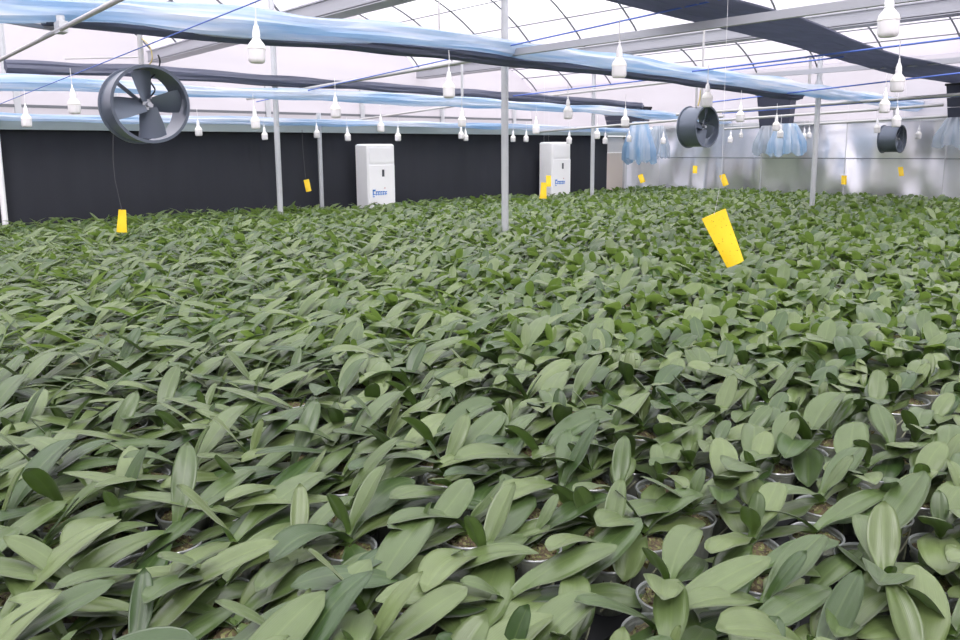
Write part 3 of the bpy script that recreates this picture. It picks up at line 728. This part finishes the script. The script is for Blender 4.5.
def leaf_on_curve(P0, P1, P2, Wd, twist=0, fold0=.7, fold1=.3, curl=.3, nt=14, ns=8, wave=.04):
    t = np.linspace(0, 1, nt + 1)[:, None]; P0, P1, P2 = map(np.array, (P0, P1, P2))
    C = (1 - t) ** 2 * P0 + 2 * t * (1 - t) * P1 + t ** 2 * P2
    T = 2 * (1 - t) * (P1 - P0) + 2 * t * (P2 - P1); T /= np.linalg.norm(T, axis=1)[:, None]
    h = P2 - P0; B0 = np.array([-h[1], h[0], 0.0]); B0 /= np.linalg.norm(B0) + 1e-9
    B = B0[None] - T * (T @ B0)[:, None]; B /= np.linalg.norm(B, axis=1)[:, None]; Nn = np.cross(T, B)
    t = t[:, 0]; a = twist * np.minimum(1, t * 2.5); B2 = B * np.cos(a)[:, None] + Nn * np.sin(a)[:, None]; N2 = Nn * np.cos(a)[:, None] - B * np.sin(a)[:, None]
    k = np.clip(t / .55, 0, 1); k = k * k * (3 - 2 * k)
    w = np.where(t < .55, .34 + .66 * k, np.clip(1 - ((t - .55) / .452) ** 2.3, 0, 1) ** .55) * Wd / 2
    S = np.linspace(-1, 1, ns + 1)[None, :]; W_ = w[:, None]; Fd = (fold0 + (fold1 - fold0) * np.clip(t / .35, 0, 1))[:, None]
    off = W_ * (np.abs(S) * Fd - S * S * curl * np.clip(t * 2.5, 0, 1)[:, None]) + wave * W_ * np.sin(t[:, None] * 7 + 1.3 * S) * S
    return C[:, None, :] + B2[:, None, :] * (W_ * S * np.cos(Fd * .8))[:, :, None] + N2[:, None, :] * off[:, :, None], N2
def grid_faces(nt, ns, o=0):
    i, j = np.meshgrid(np.arange(nt), np.arange(ns), indexing='ij'); a = (i * (ns + 1) + j).ravel() + o
    return np.stack([a, a + ns + 1, a + ns + 2, a + 1], 1)
def np_mesh(name, V, Fq, mats, mi=None, uv=None, tint=None):
    me = bpy.data.meshes.new(name); nv, nf = len(V), len(Fq)
    me.vertices.add(nv); me.vertices.foreach_set('co', V.astype(np.float32).ravel())
    me.loops.add(nf * 4); me.loops.foreach_set('vertex_index', Fq.astype(np.int32).ravel())
    me.polygons.add(nf); me.polygons.foreach_set('loop_start', np.arange(0, nf * 4, 4, dtype=np.int32))
    for m in mats: me.materials.append(m)
    if mi is not None: me.polygons.foreach_set('material_index', mi.astype(np.int32))
    me.update(calc_edges=True); me.polygons.foreach_set('use_smooth', np.ones(nf, dtype=bool))
    if uv is not None:
        l = me.uv_layers.new(name='uv'); l.data.foreach_set('uv', uv[Fq.ravel()].astype(np.float32).ravel())
    if tint is not None:
        a = me.attributes.new('tint', 'FLOAT', 'POINT'); a.data.foreach_set('value', tint.astype(np.float32))
    me.validate(); return me
def leaf_mesh(p, nt=12, ns=8):
    V, N2 = (leaf_on_curve if 'P0' in p else leaf_grid)(nt=nt, ns=ns, **p)
    s = np.linspace(-1, 1, ns + 1); thick = .0022 * (1 - .92 * s ** 4)[None, :, None] * np.linspace(1.2, .7, nt + 1)[:, None, None]
    V2 = V - N2[:, None, :] * thick
    top = V.reshape(-1, 3); bot = V2.reshape(-1, 3); n = len(top)
    Ft = grid_faces(nt, ns); Fb = grid_faces(nt, ns, n)[:, ::-1]
    idx = np.arange(n).reshape(nt + 1, ns + 1); ring = np.concatenate([idx[0, :], idx[1:, -1], idx[-1, -2::-1], idx[-2:0:-1, 0]])
    nx = np.roll(ring, -1); Fs = np.stack([ring, ring + n, nx + n, nx], 1)[:, ::1]
    T_, S_ = np.meshgrid(np.linspace(0, 1, nt + 1), np.linspace(0, 1, ns + 1), indexing='ij'); uv = np.stack([S_.ravel(), T_.ravel()], 1)
    mi = np.concatenate([np.zeros(len(Ft)), np.ones(len(Fb)), np.zeros(len(Fs))])
    return np_mesh('leaf', np.concatenate([top, bot]), np.concatenate([Ft, Fb, Fs]), [M['leaf'], M['leaf_under']], mi, np.concatenate([uv, uv]), np.full(2 * n, random.random()))
def pot_meshes():
    b = MB(); r, h = POT_R, POT_H
    b.lathe([(0, 0), (r * .72, 0), (r * .74, .004), (r * .94, h - .012), (r * .98, h - .01), (r * .98, h - .003)], 26, 0)
    b.lathe([(r * .98, h - .004), (r * 1.03, h - .003), (r * 1.05, h), (r * 1.01, h + .002), (r * .965, h)], 26, 1)
    o = b.build('pot', [M['pot'], M['rim']]); pm = o.data; bpy.data.objects.remove(o)
    meds = []
    for s in range(3):
        rr = random.Random(s); b = MB(); prof = [(r * .70, .004), (r * .8, h * .5), (r * .89, h - .022), (r * .84, h - .013), (r * .6, h - .006), (r * .3, h + .002), (.004, h + .004)]
        b.lathe(prof, 22, 0)
        vs = []
        for i, p in enumerate(b.v):
            k = .004 if i >= 44 else .0015; vs.append((p[0] + rr.uniform(-k, k), p[1] + rr.uniform(-k, k), p[2] + (rr.uniform(-k, k) if i >= 22 else 0)))
        b.v = vs
        for _ in range(34):  # bark chips
            a = rr.uniform(0, 6.28); q = rr.uniform(0, r * .76); x, y = q * math.cos(a), q * math.sin(a); z = h - .006 - (q / r) ** 2 * .008; w = rr.uniform(.004, .009)
            ax = rr.uniform(0, 3.14); d = Vector((math.cos(ax), math.sin(ax), rr.uniform(-.5, .5))).normalized() * w
            b.bar(Vector((x, y, z)) - d, Vector((x, y, z + .004)) + d, w * .8, w * .5)
        for _ in range(5):   # pale roots against the wall of the pot
            a = rr.uniform(0, 6.28); pts = [(r * (.78 + .13 * k / 5) * math.cos(a + .25 * k), r * (.78 + .13 * k / 5) * math.sin(a + .25 * k), .01 + (h - .03) * k / 5) for k in range(6)]
            b.tube(pts, .0025, 5, 1)
        o = b.build('growing_medium', [M['bark'], M['root']]); meds.append(o.data); bpy.data.objects.remove(o)
    return pm, meds
M['root'] = simple('pale_roots', c3(176, 178, 150), .5, 0, .15, (40, 40, 40))
POT, MEDS = pot_meshes()

def plant_spec(kind, r):
    """list of leaf parameter dicts; kind 0 long narrow .. 1 short round"""
    out = []; base = r.uniform(.195, .27) * (1 - .18 * kind); wr = .27 + .11 * kind
    def lf(L, wrat, e0, e1, head, k, **kw):
        d = dict(L=L, Wd=L * wrat, e0=R(e0), e1=R(e1), head=head, z0=POT_H + .004 + .006 * k, twist=R(r.uniform(-22, 22)), bend=R(r.uniform(-22, 22)),
                 fold0=.8, fold1=r.uniform(.18, .5), curl=r.uniform(.15, .5), wave=r.uniform(0, .1)); d.update(kw); out.append(d)
    J = lambda a: R(r.uniform(-a, a))
    lf(base * r.uniform(.8, 1.0), wr * 1.12, r.uniform(16, 34), r.uniform(-38, -16), J(22), 0)
    lf(base * r.uniform(.8, 1.0), wr * 1.12, r.uniform(18, 34), r.uniform(-34, -12), math.pi + J(22), 0)
    lf(base * r.uniform(.95, 1.15), wr, r.uniform(34, 58), r.uniform(-24, 14), J(18), 1)
    lf(base * r.uniform(.9, 1.12), wr, r.uniform(34, 58), r.uniform(-24, 14), math.pi + J(18), 2)
    s = r.random()
    lf(base * r.uniform(.45, .8), wr * 1.05, r.uniform(50, 72), r.uniform(8, 48), J(25) + (0 if s < .5 else math.pi), 3, fold1=r.uniform(.25, .5))
    if r.random() < .45: lf(base * r.uniform(.25, .5), wr * 1.15, r.uniform(65, 82), r.uniform(45, 70), J(25) + (math.pi if s < .5 else 0), 4, fold1=.5)
    if r.random() < .3: lf(base * r.uniform(.32, .45), .62, r.uniform(8, 22), r.uniform(-30, -10), math.pi / 2 * r.choice((-1, 1)) + J(30), 0, fold0=.3, fold1=.08)
    return out
# positions: staggered rows along X on the benches
pts = []
SP = .136
rr = random.Random(11)
for (v0, v1) in strips + [(8.57, 8.93)]:
    nrow = max(1, int(round((v1 - v0 - .02) / (SP * .92)))); dv = (v1 - v0 - .02) / nrow
    for k in range(nrow):
        v = v0 + .01 + dv * (k + .5); u = .03 + (SP / 2 if k % 2 else 0)
        while u < 12.08:
            x, y = u + rr.uniform(-.012, .012), v + rr.uniform(-.012, .012); u += SP
            q = Vector((x, y, .95)); px, py, d = proj(q)
            if d < .55: continue
            m = .17 * F / d
            if px < -m or px > 960 + m or py > 640 + m * 1.0: continue
            hz = x * fw.x + y * fw.y
            pts.append((d, x, y, px, py))
# keep clear of the poles
poles = [c1, c2, c3_, c4]
pts = [p for p in pts if not (p[2] > 8.5 and (p[1] < .1 or 4.9 < p[1] < 6.2 or 8.5 < p[1] < 9.7))]
pts = [p for p in pts if all((p[1] - c.x) ** 2 + (p[2] - c.y) ** 2 > .09 ** 2 for c in poles)]
HERO = []
HZ = BZ + POT_H + .008
def add_hero(cx, cy, leaves, label, fill=True):
    """a plant standing where its crown shows; leaves = (tip px, tip py, width px, length, away 1/-1, arch, twist)"""
    c = at_z(cx, cy, HZ); d0 = proj(c)[2]
    def make():
        sp = []
        for (tx, ty, wp, L_, aw, arch, tw) in leaves:
            r_ = ray(tx, ty); A = r_.dot(r_); q = CAM - c; Bq = 2 * r_.dot(q); Cq = q.dot(q) - L_ * L_; D = Bq * Bq - 4 * A * Cq
            t = -Bq / (2 * A) if D < 0 else (-Bq + aw * math.sqrt(D)) / (2 * A)
            P = CAM + r_ * t
            if P.z < HZ - .05: P = at_z(tx, ty, HZ - .05)
            loc = P - c; mid = loc * .45 + Vector((0, 0, arch * loc.length))
            sp.append(dict(P0=(0, 0, POT_H + .006), P1=tuple(mid + Vector((0, 0, POT_H + .006))), P2=tuple(loc + Vector((0, 0, POT_H + .006))), Wd=wp * t / F, twist=R(tw)))
        if fill:
            r = random.Random(int(cx)); hd = math.atan2(sp[0]['P2'][1], sp[0]['P2'][0]) + math.pi
            for k in range(2):
                sp.append(dict(L=r.uniform(.15, .2), Wd=r.uniform(.055, .068), e0=R(r.uniform(12, 26)), e1=R(-34), head=hd + math.pi * k + R(r.uniform(-25, 25)), z0=POT_H + .002, twist=R(r.uniform(-15, 15)), fold1=.3, curl=.35))
        e = make_plant(sp, int(cx) % 3); e.location = (c.x, c.y, BZ); tag(e, label, 'orchid', 'orchids at the front'); return e
    HERO.append((c.x, c.y, make))
add_hero(865, 553, [(924, 470, 46, .25, 1, .02, -18), (866, 588, 36, .10, -1, .35, 0)], 'potted orchid with one large pale leaf standing upright above a small heart shaped one')
add_hero(938, 574, [(876, 584, 36, .16, -1, .25, 0), (985, 535, 30, .18, 1, .1, 0)], 'potted orchid with a wide oval leaf beside the large upright pale leaf')
add_hero(816, 531, [(886, 490, 30, .19, 1, .15, 0), (757, 510, 22, .14, -1, .25, 20)], 'potted orchid with a dark leaf behind the large upright pale leaf')
add_hero(757, 574, [(838, 540, 32, .21, 1, .18, 0), (700, 560, 28, .17, 1, .2, 0)], 'potted orchid with a flat leaf marked by the light near the yellow card')
add_hero(655, 628, [(770, 556, 42, .26, 1, .12, 0), (575, 600, 34, .19, -1, .2, 0)], 'potted orchid with a very long pale leaf running up towards the upright one')
add_hero(738, 648, [(830, 586, 40, .23, 1, .15, 0), (690, 640, 30, .15, 1, .2, 0)], 'potted orchid at the lower rim with a long leaf below the oval leaved one')
add_hero(468, 652, [(500, 556, 50, .24, 1, .05, 0), (430, 600, 30, .17, 1, .2, 0)], 'potted orchid with a tall broad leaf folded along its midrib at the lower rim')
add_hero(563, 598, [(479, 645, 52, .19, -1, .28, 0), (640, 517, 40, .25, 1, .12, 0)], 'potted orchid with a very broad drooping leaf and a long one behind it')
add_hero(343, 581, [(447, 550, 28, .24, 1, .22, 0), (300, 600, 30, .16, -1, .25, 0)], 'potted orchid with a long leaf arching level over a dark gap')
add_hero(397, 507, [(520, 520, 24, .25, -1, .22, 0), (330, 535, 30, .19, -1, .25, 0)], 'potted orchid with two long leaves arching over bare clear pots')
add_hero(523, 506, [(503, 473, 24, .10, 1, .0, 10), (540, 474, 24, .11, 1, .0, -10), (515, 522, 20, .07, -1, .25, 0)], 'potted orchid with a small heart shaped pair of upright leaves', False)
add_hero(596, 524, [(553, 484, 24, .14, -1, .05, 50), (576, 486, 22, .15, -1, .05, 60), (492, 545, 30, .25, -1, .2, 0)], 'potted orchid with a dark upright leaf pair beside the heart shaped pair')
add_hero(95, 497, [(25, 438, 25, .26, 1, .32, 0), (118, 470, 16, .14, 1, .0, 30)], 'potted orchid with a tall arching leaf bending over like a hook')
add_hero(252, 523, [(124, 494, 24, .27, 1, .14, 0), (318, 456, 34, .24, 1, .12, 0)], 'potted orchid with two long leaves spreading in a wide V')
add_hero(160, 581, [(54, 588, 34, .22, -1, .25, 0), (248, 536, 30, .22, 1, .15, 0)], 'potted orchid with a broad flat leaf under the long V shaped pair')
add_hero(140, 563, [(218, 494, 24, .22, 1, .04, 0)], 'potted orchid with a narrow straight leaf pointing up to the V shaped pair')
add_hero(64, 640, [(178, 612, 36, .24, 1, .2, 0), (5, 560, 30, .21, 1, .1, 0)], 'potted orchid in the lower corner with broad dark green leaves')
add_hero(235, 625, [(120, 596, 24, .25, 1, .15, 0), (330, 560, 34, .24, 1, .15, 0)], 'potted orchid at the lower rim with one thin curved leaf across its neighbours')

pts = [p for p in pts if all((p[1] - h[0]) ** 2 + (p[2] - h[1]) ** 2 > .105 ** 2 for h in HERO)]
pts.sort(); NEAR = 300 - len(HERO); print('plants', len(pts), 'near limit depth', pts[NEAR][0])
def zone(px, py):
    xs = 'below the large fan' if px < 320 else ('below the middle pole' if px < 640 else 'below the big yellow card')
    ys = 'among the front pots' if py > 520 else ('a few rows behind the front' if py > 400 else 'many rows behind the front')
    return 'green leaved potted orchid %s, %s' % (ys, xs), 'orchids %s %s' % (ys, xs)
def make_plant(spec, med):
    e = empty('potted_orchid')
    o = bpy.data.objects.new('pot', POT); COL.objects.link(o); o.parent = e
    o = bpy.data.objects.new('growing_medium', MEDS[med]); COL.objects.link(o); o.parent = e
    for s in spec:
        o = bpy.data.objects.new('leaf', leaf_mesh(s)); COL.objects.link(o); o.parent = e
    return e
KINDS3 = (0.0, .45, 1.0); protos = {}
for ki, kd in enumerate(KINDS3):
    for j in range(12): protos[(ki, j)] = [make_plant(plant_spec(kd, random.Random(100 * ki + j)), j % 3), False]
AX = R(8)
def heading(r): return AX + r.gauss(0, R(19)) + (math.pi if r.random() < .5 else 0)
r2 = random.Random(23)
def kind_of(px): return 0 if px < 330 + r2.uniform(-120, 120) else (1 if px < 600 + r2.uniform(-120, 120) else 2)
for i, (d, x, y, px, py) in enumerate(pts[:NEAR]):
    ki = kind_of(px); pr = protos[(ki, r2.randrange(12))]
    if pr[1]: o = copy_tree(pr[0])
    else: o = pr[0]; pr[1] = True
    o.location = (x, y, BZ); o.rotation_euler = (R(r2.uniform(-5, 5)) * 0, 0, heading(r2)); s = r2.uniform(.88, 1.1); o.scale = (1, 1, 1)
    lab, g = zone(px, py); tag(o, lab, 'orchid', g)
for pr in protos.values():
    if not pr[1]:
        for c in list(pr[0].children): bpy.data.objects.remove(c)
        bpy.data.objects.remove(pr[0])
for h in HERO: h[2]()
# the rest: one merged carpet
LV = []; LF = []; LU = []; LT = []; MI = []; off = 0
variants = []
for ki, kd in enumerate(KINDS3):
    for j in range(30):
        sp = plant_spec(kd, random.Random(5000 + 100 * ki + j)); Vs = []; Us = []; Fs = []; Ts = []; o_ = 0
        for s in sp:
            V, _ = leaf_grid(nt=7, ns=4, **s); n = V.shape[0] * V.shape[1]; Vs.append(V.reshape(-1, 3)); Fs.append(grid_faces(7, 4, o_)); o_ += n
            T_, S_ = np.meshgrid(np.linspace(0, 1, 8), np.linspace(0, 1, 5), indexing='ij'); Us.append(np.stack([S_.ravel(), T_.ravel()], 1)); Ts.append(np.full(n, random.random()))
        nl = sum(len(f) for f in Fs)
        # pot and medium
        n = 12; a = np.arange(n) * 2 * math.pi / n; ring = lambda r, z: np.stack([r * np.cos(a), r * np.sin(a), np.full(n, z)], 1)
        P_ = np.concatenate([ring(POT_R * .74, 0), ring(POT_R * .97, POT_H - .004), ring(POT_R * 1.04, POT_H), ring(POT_R * .96, POT_H - .001), ring(POT_R * .9, POT_H - .012), ring(.006, POT_H + .002)])
        k = np.arange(n); k2 = (k + 1) % n; q = lambda i: np.stack([k + i * n, k2 + i * n, k2 + (i + 1) * n, k + (i + 1) * n], 1) + o_
        Vs.append(P_); Us.append(np.zeros((len(P_), 2))); Ts.append(np.full(len(P_), .5)); Fs += [q(0), q(1), q(2), q(3), q(4)]
        mi = np.concatenate([np.zeros(nl), np.full(n, 1), np.full(2 * n, 2), np.full(n, 2), np.full(n, 3)])
        variants.append((np.concatenate(Vs), np.concatenate(Fs), np.concatenate(Us), np.concatenate(Ts), mi))
for (d, x, y, px, py) in pts[NEAR:]:
    V, Fq, U, T_, mi = variants[kind_of(px) * 30 + r2.randrange(30)]; a = heading(r2); s = r2.uniform(.9, 1.12); ca, sa = math.cos(a) , math.sin(a)
    X = np.stack([V[:, 0] * ca - V[:, 1] * sa + x, V[:, 0] * sa + V[:, 1] * ca + y, V[:, 2] * s + BZ], 1)
    LV.append(X); LF.append(Fq + off); LU.append(U); LT.append((T_ + r2.random()) % 1.0); MI.append(mi); off += len(V)
me = np_mesh('orchid_field', np.concatenate(LV), np.concatenate(LF), [M['leaf_far'], M['pot'], M['rim'], M['bark']], np.concatenate(MI), np.concatenate(LU), np.concatenate(LT))
o = bpy.data.objects.new('orchid_field', me); COL.objects.link(o)
tag(o, 'dense carpet of more distant potted orchids reaching the black curtain and foil wall', 'orchids', None, 'stuff')

# ------------------------------------------------------------------ light: bright overcast sky through the film
w = bpy.data.worlds.new('sky'); scene.world = w; w.use_nodes = True; nt = w.node_tree
bg = nt.nodes['Background']; bg.inputs['Strength'].default_value = 1.0
tc = nt.nodes.new('ShaderNodeTexCoord'); sp = nt.nodes.new('ShaderNodeSeparateXYZ'); nt.links.new(tc.outputs['Generated'], sp.inputs[0])
cr = nt.nodes.new('ShaderNodeValToRGB'); nt.links.new(sp.outputs[2], cr.inputs[0])
e = cr.color_ramp.elements; e[0].position = 0; e[0].color = (.6, .59, .6, 1); e[1].position = .6; e[1].color = (1.0, .995, 1.01, 1)
k = e.new(.12); k.color = (.85, .84, .86, 1)
nt.links.new(cr.outputs[0], bg.inputs[0]); bg.inputs['Strength'].default_value = 2.9
sun = bpy.data.lights.new('sun', 'SUN'); sun.energy = 2.6; sun.angle = R(18); sun.color = (1, .98, .95)
so = bpy.data.objects.new('sun', sun); COL.objects.link(so); so.rotation_euler = (R(28), R(-22), 0)

scene.view_settings.view_transform = 'Standard'; scene.view_settings.look = 'None'; scene.view_settings.gamma = 1
scene.view_settings.exposure = 0.1; scene.view_settings.use_curve_mapping = False
scene.cycles.use_denoising = True; scene.cycles.max_bounces = 8; scene.cycles.transparent_max_bounces = 12
scene.cycles.sample_clamp_indirect = 6
